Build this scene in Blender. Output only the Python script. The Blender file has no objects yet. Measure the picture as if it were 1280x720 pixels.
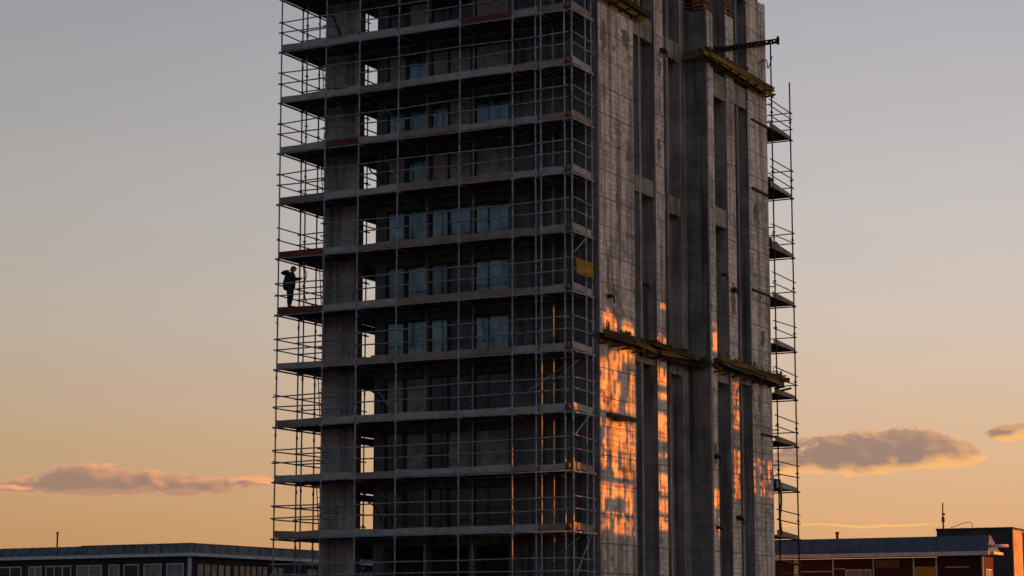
import bpy, bmesh, math, random
from mathutils import Vector, Matrix, noise as mnoise
R = math.radians
rnd = random.Random(7)
scene = bpy.context.scene
COL = scene.collection

# ------------------------------------------------------------------ helpers
class MB:
    """Collects boxes, bars and tubes; build() links them as ONE mesh object."""
    def __init__(s):
        s.v = []; s.f = []; s.sm = []
    def quad(s, a, b, c, d, smooth=False):
        n = len(s.v); s.v += [tuple(a), tuple(b), tuple(c), tuple(d)]
        s.f.append((n, n+1, n+2, n+3)); s.sm.append(smooth)
    def hexa(s, p):
        n = len(s.v); s.v += [tuple(q) for q in p]
        for f in ((0,3,2,1),(4,5,6,7),(0,1,5,4),(1,2,6,5),(2,3,7,6),(3,0,4,7)):
            s.f.append(tuple(n+i for i in f)); s.sm.append(False)
    def box(s, x0, x1, y0, y1, z0, z1, j=0.0):
        q = lambda: rnd.uniform(-j, j) if j else 0.0
        s.hexa([(x0+q(),y0+q(),z0+q()),(x1+q(),y0+q(),z0+q()),(x1+q(),y1+q(),z0+q()),(x0+q(),y1+q(),z0+q()),
                (x0+q(),y0+q(),z1+q()),(x1+q(),y0+q(),z1+q()),(x1+q(),y1+q(),z1+q()),(x0+q(),y1+q(),z1+q())])
    def bar(s, p0, p1, w, h, roll=0.0):
        p0 = Vector(p0); p1 = Vector(p1); d = (p1-p0).normalized()
        up = Vector((0,0,1)) if abs(d.z) < .95 else Vector((0,1,0))
        a = d.cross(up).normalized(); b = a.cross(d).normalized()
        if roll:
            m = Matrix.Rotation(roll, 3, d); a = m @ a; b = m @ b
        a *= w/2; b *= h/2
        s.hexa([p0-a-b, p0+a-b, p0+a+b, p0-a+b, p1-a-b, p1+a-b, p1+a+b, p1-a+b])
    def tube(s, p0, p1, r, n=8, r1=None):
        s.path([p0, p1], [r, r if r1 is None else r1], n)
    def path(s, pts, rad, n=8):
        pts = [Vector(p) for p in pts]
        if not hasattr(rad, '__len__'): rad = [rad]*len(pts)
        base = len(s.v); prev = None
        for i, p in enumerate(pts):
            d = (pts[min(i+1, len(pts)-1)] - pts[max(i-1, 0)]).normalized()
            if prev is None:
                up = Vector((0,0,1)) if abs(d.z) < .9 else Vector((1,0,0))
                a = d.cross(up).normalized()
            else:
                a = (prev - d*prev.dot(d)).normalized()
            prev = a; b = d.cross(a)
            for k in range(n):
                t = 2*math.pi*k/n
                s.v.append(tuple(p + (a*math.cos(t)+b*math.sin(t))*rad[i]))
        for i in range(len(pts)-1):
            for k in range(n):
                k2 = (k+1) % n
                s.f.append((base+i*n+k, base+i*n+k2, base+(i+1)*n+k2, base+(i+1)*n+k)); s.sm.append(True)
        s.f.append(tuple(base+k for k in reversed(range(n)))); s.sm.append(False)
        e = base+(len(pts)-1)*n
        s.f.append(tuple(e+k for k in range(n))); s.sm.append(False)
    def blob(s, c, r, n=6, seed=0, rough=.35):
        bm = bmesh.new(); bmesh.ops.create_icosphere(bm, subdivisions=2, radius=1)
        base = len(s.v)
        for v in bm.verts:
            k = 1 + rough*mnoise.noise(v.co*1.7 + Vector((seed*3.1, seed, 0)))
            s.v.append((c[0]+v.co.x*r[0]*k, c[1]+v.co.y*r[1]*k, c[2]+v.co.z*r[2]*k))
        for f in bm.faces:
            s.f.append(tuple(base+v.index for v in f.verts)); s.sm.append(True)
        bm.free()
    def build(s, name, mat, parent=None, label=None, kind=None):
        me = bpy.data.meshes.new(name)
        me.from_pydata(s.v, [], s.f); me.update()
        me.polygons.foreach_set('use_smooth', s.sm)
        if mat: me.materials.append(mat)
        bm = bmesh.new(); bm.from_mesh(me); bmesh.ops.recalc_face_normals(bm, faces=bm.faces); bm.to_mesh(me); bm.free()
        o = bpy.data.objects.new(name, me); COL.objects.link(o)
        if parent: o.parent = parent
        if label: o['label'] = label
        if kind: o['kind'] = kind
        return o

def wall_mesh(m, u0, u1, z0, z1, holes, place, t):
    """A wall with real openings. place(u, w, z) maps wall coords (w = 0 outside .. t inside)."""
    us = sorted({u0, u1, *[h[0] for h in holes], *[h[1] for h in holes]})
    zs = sorted({z0, z1, *[h[2] for h in holes], *[h[3] for h in holes]})
    us = [u for u in us if u0 <= u <= u1]; zs = [z for z in zs if z0 <= z <= z1]
    nu, nz = len(us)-1, len(zs)-1
    solid = [[True]*nz for _ in range(nu)]
    for i in range(nu):
        for k in range(nz):
            cu = (us[i]+us[i+1])/2; cz = (zs[k]+zs[k+1])/2
            for h in holes:
                if h[0] < cu < h[1] and h[2] < cz < h[3]: solid[i][k] = False; break
    g = lambda i, k: 0 <= i < nu and 0 <= k < nz and solid[i][k]
    for i in range(nu):
        for k in range(nz):
            if not solid[i][k]: continue
            a, b, c, d = us[i], us[i+1], zs[k], zs[k+1]
            m.quad(place(a,0,c), place(b,0,c), place(b,0,d), place(a,0,d))
            m.quad(place(a,t,c), place(a,t,d), place(b,t,d), place(b,t,c))
            if not g(i-1,k): m.quad(place(a,0,c), place(a,0,d), place(a,t,d), place(a,t,c))
            if not g(i+1,k): m.quad(place(b,0,c), place(b,t,c), place(b,t,d), place(b,0,d))
            if not g(i,k-1): m.quad(place(a,0,c), place(a,t,c), place(b,t,c), place(b,0,c))
            if not g(i,k+1): m.quad(place(a,0,d), place(b,0,d), place(b,t,d), place(a,t,d))

def thing(name, label, cat, loc=(0,0,0), rz=0.0, group=None):
    o = bpy.data.objects.new(name, None); COL.objects.link(o)
    o.location = loc; o.rotation_euler = (0, 0, rz)
    o.empty_display_size = .3
    tag(o, label, cat, group); return o
def tag(o, label, cat, group=None):
    o['label'] = label; o['category'] = cat
    if group: o['group'] = group
    return o
def copy_tree(o, parent=None):
    c = o.copy(); COL.objects.link(c); c.parent = parent
    for ch in list(o.children): copy_tree(ch, c)
    return c

# ------------------------------------------------------------------ materials
class NT:
    def __init__(s, tree): s.t = tree; s.n = tree.nodes; s.l = tree.links
    def new(s, typ, **kw):
        n = s.n.new(typ)
        for k, v in kw.items(): setattr(n, k, v)
        return n
    def put(s, sock, v):
        if isinstance(v, bpy.types.NodeSocket): s.l.new(v, sock)
        else: sock.default_value = v
    def math(s, op, a, b=0.0, c=None, clamp=False):
        n = s.new('ShaderNodeMath', operation=op, use_clamp=clamp)
        s.put(n.inputs[0], a); s.put(n.inputs[1], b)
        if c is not None: s.put(n.inputs[2], c)
        return n.outputs[0]
    def smooth(s, v, a, b, lo=0.0, hi=1.0):
        n = s.new('ShaderNodeMapRange', interpolation_type='SMOOTHSTEP')
        for i, q in enumerate((v, a, b, lo, hi)): s.put(n.inputs[i], q)
        return n.outputs[0]
    def mix(s, f, a, b, typ='MIX'):
        n = s.new('ShaderNodeMix', data_type='RGBA', blend_type=typ)
        s.put(n.inputs[0], f); s.put(n.inputs[6], a); s.put(n.inputs[7], b)
        return n.outputs[2]
    def comb(s, x, y, z):
        n = s.new('ShaderNodeCombineXYZ')
        s.put(n.inputs[0], x); s.put(n.inputs[1], y); s.put(n.inputs[2], z); return n.outputs[0]
    def sep(s, v):
        n = s.new('ShaderNodeSeparateXYZ'); s.put(n.inputs[0], v); return n.outputs
    def noise(s, vec, scale, detail=4, rough=.55, dist=0.0, col=False):
        n = s.new('ShaderNodeTexNoise'); s.put(n.inputs['Vector'], vec)
        n.inputs['Scale'].default_value = scale; n.inputs['Detail'].default_value = detail
        n.inputs['Roughness'].default_value = rough; n.inputs['Distortion'].default_value = dist
        return n.outputs['Color' if col else 'Fac']
    def ramp(s, f, stops, interp='LINEAR'):
        n = s.new('ShaderNodeValToRGB'); cr = n.color_ramp; cr.interpolation = interp
        while len(cr.elements) < len(stops): cr.elements.new(.5)
        for e, (p, c) in zip(cr.elements, stops):
            e.position = p; e.color = (*c, 1) if len(c) == 3 else c
        s.put(n.inputs[0], f); return n.outputs[0]
def rgb(c): return (*c, 1)

def new_mat(name):
    m = bpy.data.materials.new(name); m.use_nodes = True
    nt = NT(m.node_tree); b = m.node_tree.nodes['Principled BSDF']
    return m, nt, b
def objco(nt, off=(0,0,0), sc=(1,1,1)):
    tc = nt.new('ShaderNodeTexCoord'); mp = nt.new('ShaderNodeMapping')
    nt.l.new(tc.outputs['Object'], mp.inputs[0])
    mp.inputs['Location'].default_value = off; mp.inputs['Scale'].default_value = sc
    return mp.outputs[0]
def bump(nt, b, h, strength=.4, dist=.03):
    n = nt.new('ShaderNodeBump'); n.inputs['Strength'].default_value = strength
    n.inputs['Distance'].default_value = dist; nt.put(n.inputs['Height'], h)
    nt.l.new(n.outputs[0], b.inputs['Normal'])

def mat_plain(name, col, rough=.6, metal=0.0, var=.3, scale=3.0, spec=.4, streak=False):
    m, nt, b = new_mat(name)
    v = objco(nt)
    f = nt.noise(v, scale, 5, .6)
    if streak:
        v2 = objco(nt, (3,1,2), (1, 1, .12)); f = nt.math('MULTIPLY', nt.math('ADD', f, nt.noise(v2, scale*2, 4)), .5)
    f = nt.smooth(f, .3, .72)
    lo = tuple(c*(1-var) for c in col); hi = tuple(min(1, c*(1+var)) for c in col)
    nt.put(b.inputs['Base Color'], nt.mix(f, rgb(lo), rgb(hi)))
    b.inputs['Roughness'].default_value = rough; b.inputs['Metallic'].default_value = metal
    b.inputs['Specular IOR Level'].default_value = spec
    bump(nt, b, f, .15, .01)
    return m

def mat_concrete(name, lo, hi, board=.55, axis='z', streaks=1.0):
    """Board-marked, weathered concrete."""
    m, nt, b = new_mat(name)
    v = objco(nt)
    big = nt.noise(v, .55, 6, .62)
    fine = nt.noise(v, 5.5, 6, .7)
    x, y, z = nt.sep(v)
    # pour lines every lift, formwork boards between
    wob = nt.math('MULTIPLY', nt.math('SUBTRACT', nt.noise(v, 1.1, 2), .5), .06)
    zz = nt.math('ADD', z, wob)
    bd = nt.math('FRACT', nt.math('DIVIDE', zz, board))
    line = nt.smooth(bd, 0.0, .09, 1.0, 0.0)
    idx = nt.math('FLOOR', nt.math('DIVIDE', zz, board))
    wn = nt.new('ShaderNodeTexWhiteNoise', noise_dimensions='3D')
    xi = nt.math('FLOOR', nt.math('ADD', nt.math('DIVIDE', nt.math('ADD', x, y), 1.9), nt.math('MULTIPLY', idx, .37)))
    nt.put(wn.inputs['Vector'], nt.comb(xi, idx, 0.0))
    sv = objco(nt, (0,0,0), (1, 1, .045))
    st = nt.smooth(nt.noise(sv, 2.6, 5, .66), .44, .66)
    f = nt.math('ADD', nt.math('MULTIPLY', nt.smooth(big, .35, .65), .65), nt.math('MULTIPLY', fine, .3))
    f = nt.math('ADD', f, nt.math('MULTIPLY', wn.outputs['Value'], .25))
    c = nt.mix(f, rgb(lo), rgb(hi))
    c = nt.mix(nt.math('MULTIPLY', st, .8*streaks), c, rgb(tuple(q*.45 for q in lo)))
    c = nt.mix(nt.math('MULTIPLY', line, .5), c, rgb(tuple(q*.5 for q in lo)))
    nt.put(b.inputs['Base Color'], c); b.inputs['Roughness'].default_value = .9
    b.inputs['Specular IOR Level'].default_value = .2
    h = nt.math('SUBTRACT', nt.math('ADD', nt.math('MULTIPLY', fine, .6), big), nt.math('MULTIPLY', line, .5))
    bump(nt, b, h, .5, .04)
    return m

def mat_block(name):
    """Coursed blockwork of the side walls: mottled blocks, dark joints, damp streaks, spalled patches."""
    m, nt, b = new_mat(name)
    v = objco(nt)
    x, y, z = nt.sep(v)
    warp = nt.noise(v, 1.3, 3, .5, col=True)
    wx, wy, wz = nt.sep(warp)
    yy = nt.math('ADD', nt.math('ADD', y, x), nt.math('MULTIPLY', nt.math('SUBTRACT', wx, .5), .16))
    zz = nt.math('ADD', z, nt.math('MULTIPLY', nt.math('SUBTRACT', wy, .5), .12))
    bv = nt.comb(yy, zz, 0.0)
    def brick(w, h, mort, seedoff, smooth=.3):
        n = nt.new('ShaderNodeTexBrick', offset=.5, offset_frequency=2, squash=.7, squash_frequency=3)
        nt.put(n.inputs['Vector'], nt.comb(nt.math('ADD', yy, seedoff), nt.math('ADD', zz, seedoff*.37), 0.0))
        n.inputs['Color1'].default_value = (0,0,0,1); n.inputs['Color2'].default_value = (1,1,1,1)
        n.inputs['Mortar'].default_value = (.5,.5,.5,1)
        n.inputs['Scale'].default_value = 1; n.inputs['Mortar Size'].default_value = mort
        n.inputs['Mortar Smooth'].default_value = smooth; n.inputs['Brick Width'].default_value = w
        n.inputs['Row Height'].default_value = h
        return n
    bk = brick(.46, .25, .016, 0.0)
    pn = brick(2.1, 1.33, .03, 1.7)
    bval = nt.sep(bk.outputs['Color'])[0]
    pval = nt.sep(pn.outputs['Color'])[0]
    big = nt.noise(v, .42, 6, .62); mid = nt.noise(v, 2.1, 6, .68); fine = nt.noise(v, 9, 5, .7)
    sv = objco(nt, (2,5,1), (1, 1, .05))
    st = nt.smooth(nt.noise(sv, 2.3, 6, .66), .44, .64)
    f = nt.math('MULTIPLY', bval, .36)
    f = nt.math('ADD', f, nt.math('MULTIPLY', nt.smooth(big, .33, .68), .38))
    f = nt.math('ADD', f, nt.math('MULTIPLY', nt.smooth(mid, .3, .7), .32))
    f = nt.math('ADD', f, nt.math('MULTIPLY', pval, .12))
    c = nt.ramp(f, [(.1, (.165,.151,.144)), (.38, (.44,.413,.397)), (.65, (.63,.603,.582)), (1.0, (.77,.752,.725))])
    c = nt.mix(nt.math('MULTIPLY', st, .7), c, rgb((.12,.098,.088)))
    jt = nt.math('MULTIPLY', bk.outputs['Fac'], nt.math('MULTIPLY', nt.smooth(mid, .36, .62, .3, .95), nt.smooth(nt.noise(v, .35, 3, .5), .4, .58, .15, 1.0)))
    c = nt.mix(jt, c, rgb((.085,.07,.062)))
    c = nt.mix(nt.math('MULTIPLY', pn.outputs['Fac'], .7), c, rgb((.045,.036,.032)))
    sp = nt.smooth(nt.noise(objco(nt, (7,3,9), (1,1,.55)), .75, 7, .66), .63, .67)
    c = nt.mix(nt.math('MULTIPLY', sp, .8), c, rgb((.06,.042,.036)))
    c = nt.mix(nt.math('MULTIPLY', nt.smooth(fine, .55, .8), .25), c, rgb((.5,.46,.42)))
    nt.put(b.inputs['Base Color'], c); b.inputs['Roughness'].default_value = .88
    b.inputs['Specular IOR Level'].default_value = .2
    h = nt.math('ADD', nt.math('MULTIPLY', mid, .5), nt.math('MULTIPLY', fine, .25))
    h = nt.math('SUBTRACT', h, nt.math('MULTIPLY', bk.outputs['Fac'], .5))
    h = nt.math('SUBTRACT', h, nt.math('MULTIPLY', sp, .8))
    bump(nt, b, h, .5, .04)
    return m

def mat_board(name, lo, hi, ax=0):
    """Weathered scaffold boards with grain, joints and stains."""
    m, nt, b = new_mat(name)
    sc = [1,1,1]; sc[ax] = .12
    g = nt.noise(objco(nt, (1,2,3), tuple(sc)), 14, 5, .65)
    v = objco(nt)
    blot = nt.noise(v, 1.2, 6, .65); fine = nt.noise(v, 7, 5, .7)
    f = nt.math('ADD', nt.math('MULTIPLY', g, .4), nt.math('MULTIPLY', nt.smooth(blot, .3, .7), .6))
    c = nt.mix(f, rgb(lo), rgb(hi))
    c = nt.mix(nt.math('MULTIPLY', nt.smooth(fine, .55, .75), .55), c, rgb(tuple(q*.4 for q in lo)))
    nt.put(b.inputs['Base Color'], c); b.inputs['Roughness'].default_value = .85
    b.inputs['Specular IOR Level'].default_value = .2
    bump(nt, b, nt.math('ADD', g, fine), .4, .02)
    return m

def mat_glass(name, col, metal=.75, rough=.06):
    m, nt, b = new_mat(name)
    v = objco(nt)
    d = nt.noise(v, 1.4, 5, .6); d2 = nt.noise(objco(nt, (0,0,0), (1,1,.2)), 3, 4, .6)
    f = nt.smooth(nt.math('MULTIPLY', nt.math('ADD', d, d2), .5), .35, .65)
    nt.put(b.inputs['Base Color'], nt.mix(f, rgb(tuple(q*.42 for q in col)), rgb(tuple(q*1.12 for q in col))))
    b.inputs['Metallic'].default_value = metal
    nt.put(b.inputs['Roughness'], nt.smooth(f, 0, 1, rough, rough+.12))
    bump(nt, b, nt.noise(v, .8, 2), .06, .05)
    return m

M = {}
M['block'] = mat_block('side_blockwork')
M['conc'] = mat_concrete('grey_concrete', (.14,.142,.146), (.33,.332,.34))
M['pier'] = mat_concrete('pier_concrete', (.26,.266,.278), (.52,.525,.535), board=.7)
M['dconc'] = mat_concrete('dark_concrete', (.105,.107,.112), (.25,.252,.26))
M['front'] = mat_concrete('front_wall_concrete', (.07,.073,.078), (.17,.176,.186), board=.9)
M['soffit'] = mat_plain('slab_soffit', (.06,.056,.053), .9, var=.4)
M['steel'] = mat_plain('galvanised_tube', (.225,.27,.34), .5, .4, .45, 4)
M['dsteel'] = mat_plain('dark_steel', (.022,.021,.022), .6, .0, .3, 4)
M['rust'] = mat_plain('rusty_coupler', (.16,.09,.05), .75, .2, .5, 8)
M['bgrey'] = mat_board('grey_boards', (.19,.193,.196), (.44,.44,.435))
M['bwarm'] = mat_board('brown_boards', (.15,.122,.1), (.34,.28,.23))
M['bred'] = mat_board('red_stained_boards', (.09,.028,.024), (.19,.065,.05))
M['bdark'] = mat_board('dark_deck_planks', (.06,.052,.046), (.13,.115,.1))
M['yellow'] = mat_board('yellow_formwork_timber', (.11,.07,.014), (.36,.23,.045), ax=1)
M['oldtimber'] = mat_board('old_timber', (.03,.024,.014), (.085,.065,.036), ax=1)
M['dirtyyellow'] = mat_board('dirty_yellow_timber', (.08,.055,.01), (.28,.185,.032), ax=1)
M['glass'] = mat_glass('blue_window_glass', (.125,.18,.225))
M['glassmid'] = mat_glass('greyed_window_glass', (.10,.125,.145), .7, .12)
M['glassdim'] = mat_plain('grey_boarded_window', (.25,.25,.255), .7, 0, .35, 2.5)
M['glassblack'] = mat_glass('dark_window_glass', (.025,.03,.036), .5, .1)
M['warmglass'] = mat_glass('hazy_office_glass', (.3,.27,.24), .7, .2)
M['frame'] = mat_plain('dark_window_frame', (.02,.02,.022), .5, .3)
M['net'] = mat_plain('yellow_net', (.3,.17,.02), .8, 0, .45, 5)
M['spall'] = mat_plain('spalled_dark_patch', (.2,.17,.155), .95, 0, .6, 7)
M['brick'] = mat_plain('orange_brick', (.25,.10,.05), .9, 0, .55, 3)
M['moss'] = mat_plain('moss', (.05,.055,.012), .95, 0, .5, 6)
M['orange'] = mat_plain('orange_cap', (.2,.09,.02), .7, 0, .5, 9)
M['roofmetal'] = mat_plain('blue_grey_roof_sheet', (.095,.115,.145), .5, .25, .25, 1.2, streak=True)
M['parapet'] = mat_plain('weathered_parapet', (.17,.185,.2), .6, .1, .5, 1.5, streak=True)
M['white'] = mat_plain('off_white_trim', (.64,.64,.64), .55, 0, .2, 2)
M['officewall'] = mat_plain('dark_office_wall', (.03,.028,.03), .8, 0, .3)
M['redwall'] = mat_plain('dark_red_cladding', (.048,.008,.007), .7, 0, .35, 1.5, streak=True)
M['plaque'] = mat_plain('brown_plaque', (.16,.10,.05), .7)
M['ypanel'] = mat_plain('yellow_panel', (.5,.27,.02), .7, 0, .2)
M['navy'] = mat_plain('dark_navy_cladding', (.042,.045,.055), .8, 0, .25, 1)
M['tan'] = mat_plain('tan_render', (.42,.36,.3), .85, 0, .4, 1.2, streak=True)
M['skytone'] = mat_plain('painted_sky_reflection', (.5,.39,.27), .8, 0, .3, 2)  # tan colour stands in for the warm sky reflected in the side panes
M['rubber'] = mat_plain('black_rubber', (.015,.015,.015), .6)
M['black'] = mat_plain('black_painted_steel', (.009,.009,.009), .9, 0, .3, 4, spec=.04)
M['skin'] = mat_plain('skin', (.35,.2,.14), .55, 0, .08)
M['jacket'] = mat_plain('dark_work_jacket', (.016,.0145,.0155), .85, 0, .4, 6)
M['trousers'] = mat_plain('dark_trousers', (.014,.0125,.0135), .9, 0, .4, 6)
M['boots'] = mat_plain('black_boots', (.012,.011,.011), .6)
M['cap'] = mat_plain('dark_cap', (.016,.016,.019), .7)
M['hair'] = mat_plain('dark_hair', (.012,.009,.007), .7)
M['ground'] = mat_plain('asphalt_and_dirt', (.055,.052,.048), .95, 0, .35, .15)
M['shadeshell'] = mat_plain('shade_shell_brown', (.18,.1,.07), .9, 0, .4, 1)  # for the shade shell added out of view

# ------------------------------------------------------------------ camera
cam = bpy.data.cameras.new('camera'); co = bpy.data.objects.new('camera', cam); COL.objects.link(co)
co.location = (0, 0, 1.7); co.rotation_euler = (R(90+9.1), 0, 0)
cam.sensor_width = 36; cam.lens = 2748/1280*36; cam.clip_end = 20000; cam.clip_start = .1
scene.camera = co

# ------------------------------------------------------------------ ground
g = MB(); g.quad((-6000,-2000,0), (6000,-2000,0), (6000,9000,0), (-6000,9000,0))
g = g.build('ground', M['ground'], kind='structure')

# ------------------------------------------------------------------ tower
# tower frame: x along the front (near corner = 0, negative to the left end), y into depth along the side, z up
TLOC = (3.974, 99.5, 0.0); TR = R(-28.1)
LV = [6.5, 9.18, 11.81, 14.56, 17.23, 19.97, 22.67, 25.2, 27.72, 30.3, 32.95, 35.6]   # lifts
ALLV = [1.1, 3.8] + LV
TOP1, TOP2 = 39.0, 35.75
tower = thing('concrete_tower', 'tall weathered concrete tower block, half finished, with scaffolding on its front', 'tower', TLOC, TR)

# front wall with windows and a slit opening at the left end
WIN = [(-11.45,-9.12), (-9.0,-6.78), (-6.58,-4.7)]
holes = []
for z in ALLV:
    for a, b in WIN: holes.append((a, b, z+.28, z+2.25))
    holes.append((-12.97, -12.02, z+.32, z+2.4))
m = MB()
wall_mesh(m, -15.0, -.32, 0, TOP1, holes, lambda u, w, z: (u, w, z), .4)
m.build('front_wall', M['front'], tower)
m = MB(); m.box(-15.0, -12.985, -.03, -.003, 0, TOP1); m.build('corner_pier', M['pier'], tower)
# left return wall: open bay behind the corner pier
holes = []
for i, z in enumerate(ALLV):
    up = 3.6*(z-1.7)/103
    hh = 1.72 + .02*z
    holes.append((.75, 6.4, z+.15+up, z+hh+up))
    if i % 3 != 1 and z < 22: holes.append((1.2, 5.0, z+hh+.3+up, z+hh+.4+up))
m = MB()
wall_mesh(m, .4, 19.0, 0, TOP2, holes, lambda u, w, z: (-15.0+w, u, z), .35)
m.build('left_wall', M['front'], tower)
m = MB(); m.box(-12.0, -11.75, .4, 9.0, 0, TOP1-.3); m.box(-11.75, -.7, 5.2, 5.5, 0, TOP1-.3)
m.box(-14.64, -12.0, 9.0, 9.3, 0, TOP1-.3)
m.build('core_wall', M['dconc'], tower)
for z in ALLV:
    m = MB(); m.box(-11.74, -.7, .41, 5.19, z-.02, z+.25)
    m.build('floor_slab', M['soffit'], tower)
# windows
gl_for = {0:'glassblack',1:'glassdim',2:'glassdim',3:'glass',4:'glass',5:'glass',6:'glassdim',7:'glass',8:'glassdim',9:'glassblack'}
for i, z in enumerate(LV[:11]):
    for wi, (a, b) in enumerate(WIN):
        z0, z1 = z+.28, z+2.25
        base = gl_for.get(i, 'glassblack')
        # frame
        m = MB(); t = .07; y0, y1 = .14, .22
        m.box(a, b, y0, y1, z0, z0+t); m.box(a, b, y0, y1, z1-t, z1)
        m.box(a, a+t, y0, y1, z0+t, z1-t); m.box(b-t, b, y0, y1, z0+t, z1-t)
        panes = [(a+t, b-t)]
        if wi < 2:
            mid = a + (b-a)*(.46 if wi == 0 else .44)
            hw = .11 if wi == 0 else .05
            m.box(mid-hw, mid+hw, y0-.03, y1, z0+t, z1-t)
            panes = [(a+t, mid-hw), (mid+hw, b-t)]
        w = m.build('window', M['frame'], tower)
        for pi, (pa, pb) in enumerate(panes):
            g_ = base
            q = rnd.random()
            if (i, wi, pi) in ((4,1,1),(3,1,1)): g_ = 'glassblack'
            if i == 4 and pi == 0 and wi < 2: g_ = 'glassmid'
            if i == 6 and wi == 0 and pi == 1: g_ = 'glass'
            if i == 7 and wi == 1 and pi == 1: g_ = 'glassdim'
            if i == 8 and wi == 0 and pi == 1: g_ = 'glass'
            if i >= 9: g_ = 'glassblack' if q < .6 else 'glassdim'
            if i <= 2 and q < .35: g_ = 'glassblack'
            m = MB(); yj = rnd.uniform(-.03, .03)
            m.hexa([(pa,.17,z0+t),(pb,.17+yj,z0+t),(pb,.185+yj,z0+t),(pa,.185,z0+t),
                    (pa,.17+yj*.5,z1-t),(pb,.17+yj,z1-t),(pb,.185+yj,z1-t),(pa,.185+yj*.5,z1-t)])
            m.build('pane', M[g_], w)

# side walls (piers and slots)
D1 = .65
m = MB(); m.box(-.32, -.003, 0, .12, 0, TOP1)
m.build('corner_strip', M['dconc'], tower)
def pier(x1, y0, y1, z1, nm='side_pier', mat='block', d=.68):
    m = MB(); m.box(x1-d, x1, y0, y1, 0, z1); return m.build(nm, M[mat], tower)
m = MB(); m.box(-.7, 0, .121, 3.98, 0, TOP1)
m.build('side_pier', M['block'], tower, label='broad blockwork panel at the near corner with orange sunlight on its lower half')
pier(0, 6.46, 7.49, TOP1)
pier(-.2, 9.95, 10.7, TOP1, mat='conc', d=.48)
m = MB(); m.box(-.95, -D1-.03, 3.98, 6.46, 0, TOP1); m.box(-.95, -D1-.03, 7.49, 9.95, 0, TOP1)
m.build('slot_back', M['dconc'], tower)
for (y, w) in ((5.0,.16), (8.28,.15)):
    m = MB(); m.box(-.677, -.12, y-w, y+w*.4, 0, TOP1); m.build('mullion', M['conc'], tower)
# reveals of the slots: grey plaster facing (the far cheeks)
for (y, x0, x1, zt) in ((6.46,-.678,-.002,TOP1), (9.95,-.678,-.202,TOP1)):
    m = MB(); m.box(x0, x1, y-.03, y-.002, 0, zt); m.build('slot_cheek', M['conc'], tower)
# spandrels across the slots
for (y0, y1, xf, zs) in ((3.983,6.425,-.10,[(30.75,31.85),(23.0,23.8),(14.75,15.55),(2.5,3.3)]),
                         (7.493,9.915,-.22,[(30.65,31.6),(22.65,23.56),(14.63,15.5),(2.5,3.3)])):
    for a, b in zs:
        m = MB(); m.box(-.672, xf, y0, y1, a, b, .004); m.build('spandrel', M['conc'], tower)
# section 2: stepped out to x = .95
X2 = .95
m = MB(); m.box(-.9, X2-.004, 10.703, 10.9, 0, 33.45)
m.build('step_wall', M['dconc'], tower, label='dark wall of the step between the two side bays')
def pier2(y0, y1, z1, label=None):
    m = MB(); m.box(X2-.7, X2, y0, y1, 0, z1); return m.build('side_pier', M['block'], tower, label=label)
pier2(10.903, 11.62, 33.5); pier2(13.3, 14.4, 33.9)
pier2(16.25, 19.0, TOP2, 'ragged topped end pier beside the rear scaffold')
m = MB(); m.box(-.2, X2-.72, 11.62, 13.3, 0, TOP2-.3); m.box(-.2, X2-.72, 14.4, 16.25, 0, TOP2-.3)
m.build('slot_back', M['dconc'], tower)
for (y,) in ((13.3,), (16.25,)):
    m = MB(); m.box(X2-.715, X2-.003, y-.03, y-.002, 0, TOP2-.1); m.build('slot_cheek', M['conc'], tower)
m = MB(); m.box(X2-.717, X2-.12, 15.0, 15.22, 0, TOP2-.3); m.build('mullion', M['conc'], tower)
for (y0, y1, zs) in ((11.623,13.265,[(22.5,23.45),(14.5,15.25),(29.2,30.45),(2.4,3.2)]), (14.403,16.215,[(29.4,30.5),(14.7,15.3),(2.4,3.2)])):
    for a, b in zs:
        m = MB(); m.box(X2-.71, X2-.06, y0, y1, a, b, .004); m.build('spandrel', M['conc'], tower)
# broken brick heads over piers
for (y0, y1, z0, z1, xx0, xx1) in ((10.72,11.62,33.52,34.4,.2,.93),(13.32,14.38,33.92,35.1,.3,.93),(10.72,10.9,33.47,34.3,-.85,.15)):
    m = MB()
    z = z0; k = 0
    while z < z1:
        y = y0 + (k % 2)*.11
        while y < y1-.08:
            if rnd.random() > .12 + .5*(z-z0)/(z1-z0)*.6:
                m.box(xx0, xx1 - rnd.uniform(0,.12), y, min(y+.21, y1), z, z+.085, .006)
            y += .225
        z += .1; k += 1
    m.build('broken_brick_head', M['brick'], tower)
m = MB(); m.box(-14.9, -.02, .02, 10.6, TOP1, TOP1+.3); m.box(-14.6, .9, 10.71, 18.95, TOP2-.4, TOP2-.15); m.build('roof_slab', M['conc'], tower)
# rear wall
m = MB(); wall_mesh(m, -14.65, .24, 0, TOP2-.5, [], lambda u, w, z: (u, 18.95-w, z), .3); m.build('rear_wall', M['front'], tower)
# ragged top of end pier with starter bars
m = MB()
for k in range(14):
    y = 16.35 + k*.19
    m.box(X2-.6+rnd.uniform(-.05,.05), X2-rnd.uniform(.01,.15), y, y+rnd.uniform(.1,.22), TOP2-.02, TOP2+rnd.uniform(.02,.2), .02)
m.build('broken_edge', M['block'], tower)
m = MB()
for k in range(9):
    y = 16.5 + k*.3
    p = [(X2-.3, y, TOP2-.1), (X2-.3+rnd.uniform(-.05,.05), y+rnd.uniform(-.05,.05), TOP2+.25), (X2-.3+rnd.uniform(-.15,.15), y+rnd.uniform(-.2,.2), TOP2+rnd.uniform(.35,.6))]
    m.path(p, .014, 5)
m.build('starter_bars', M['rust'], tower)
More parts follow.
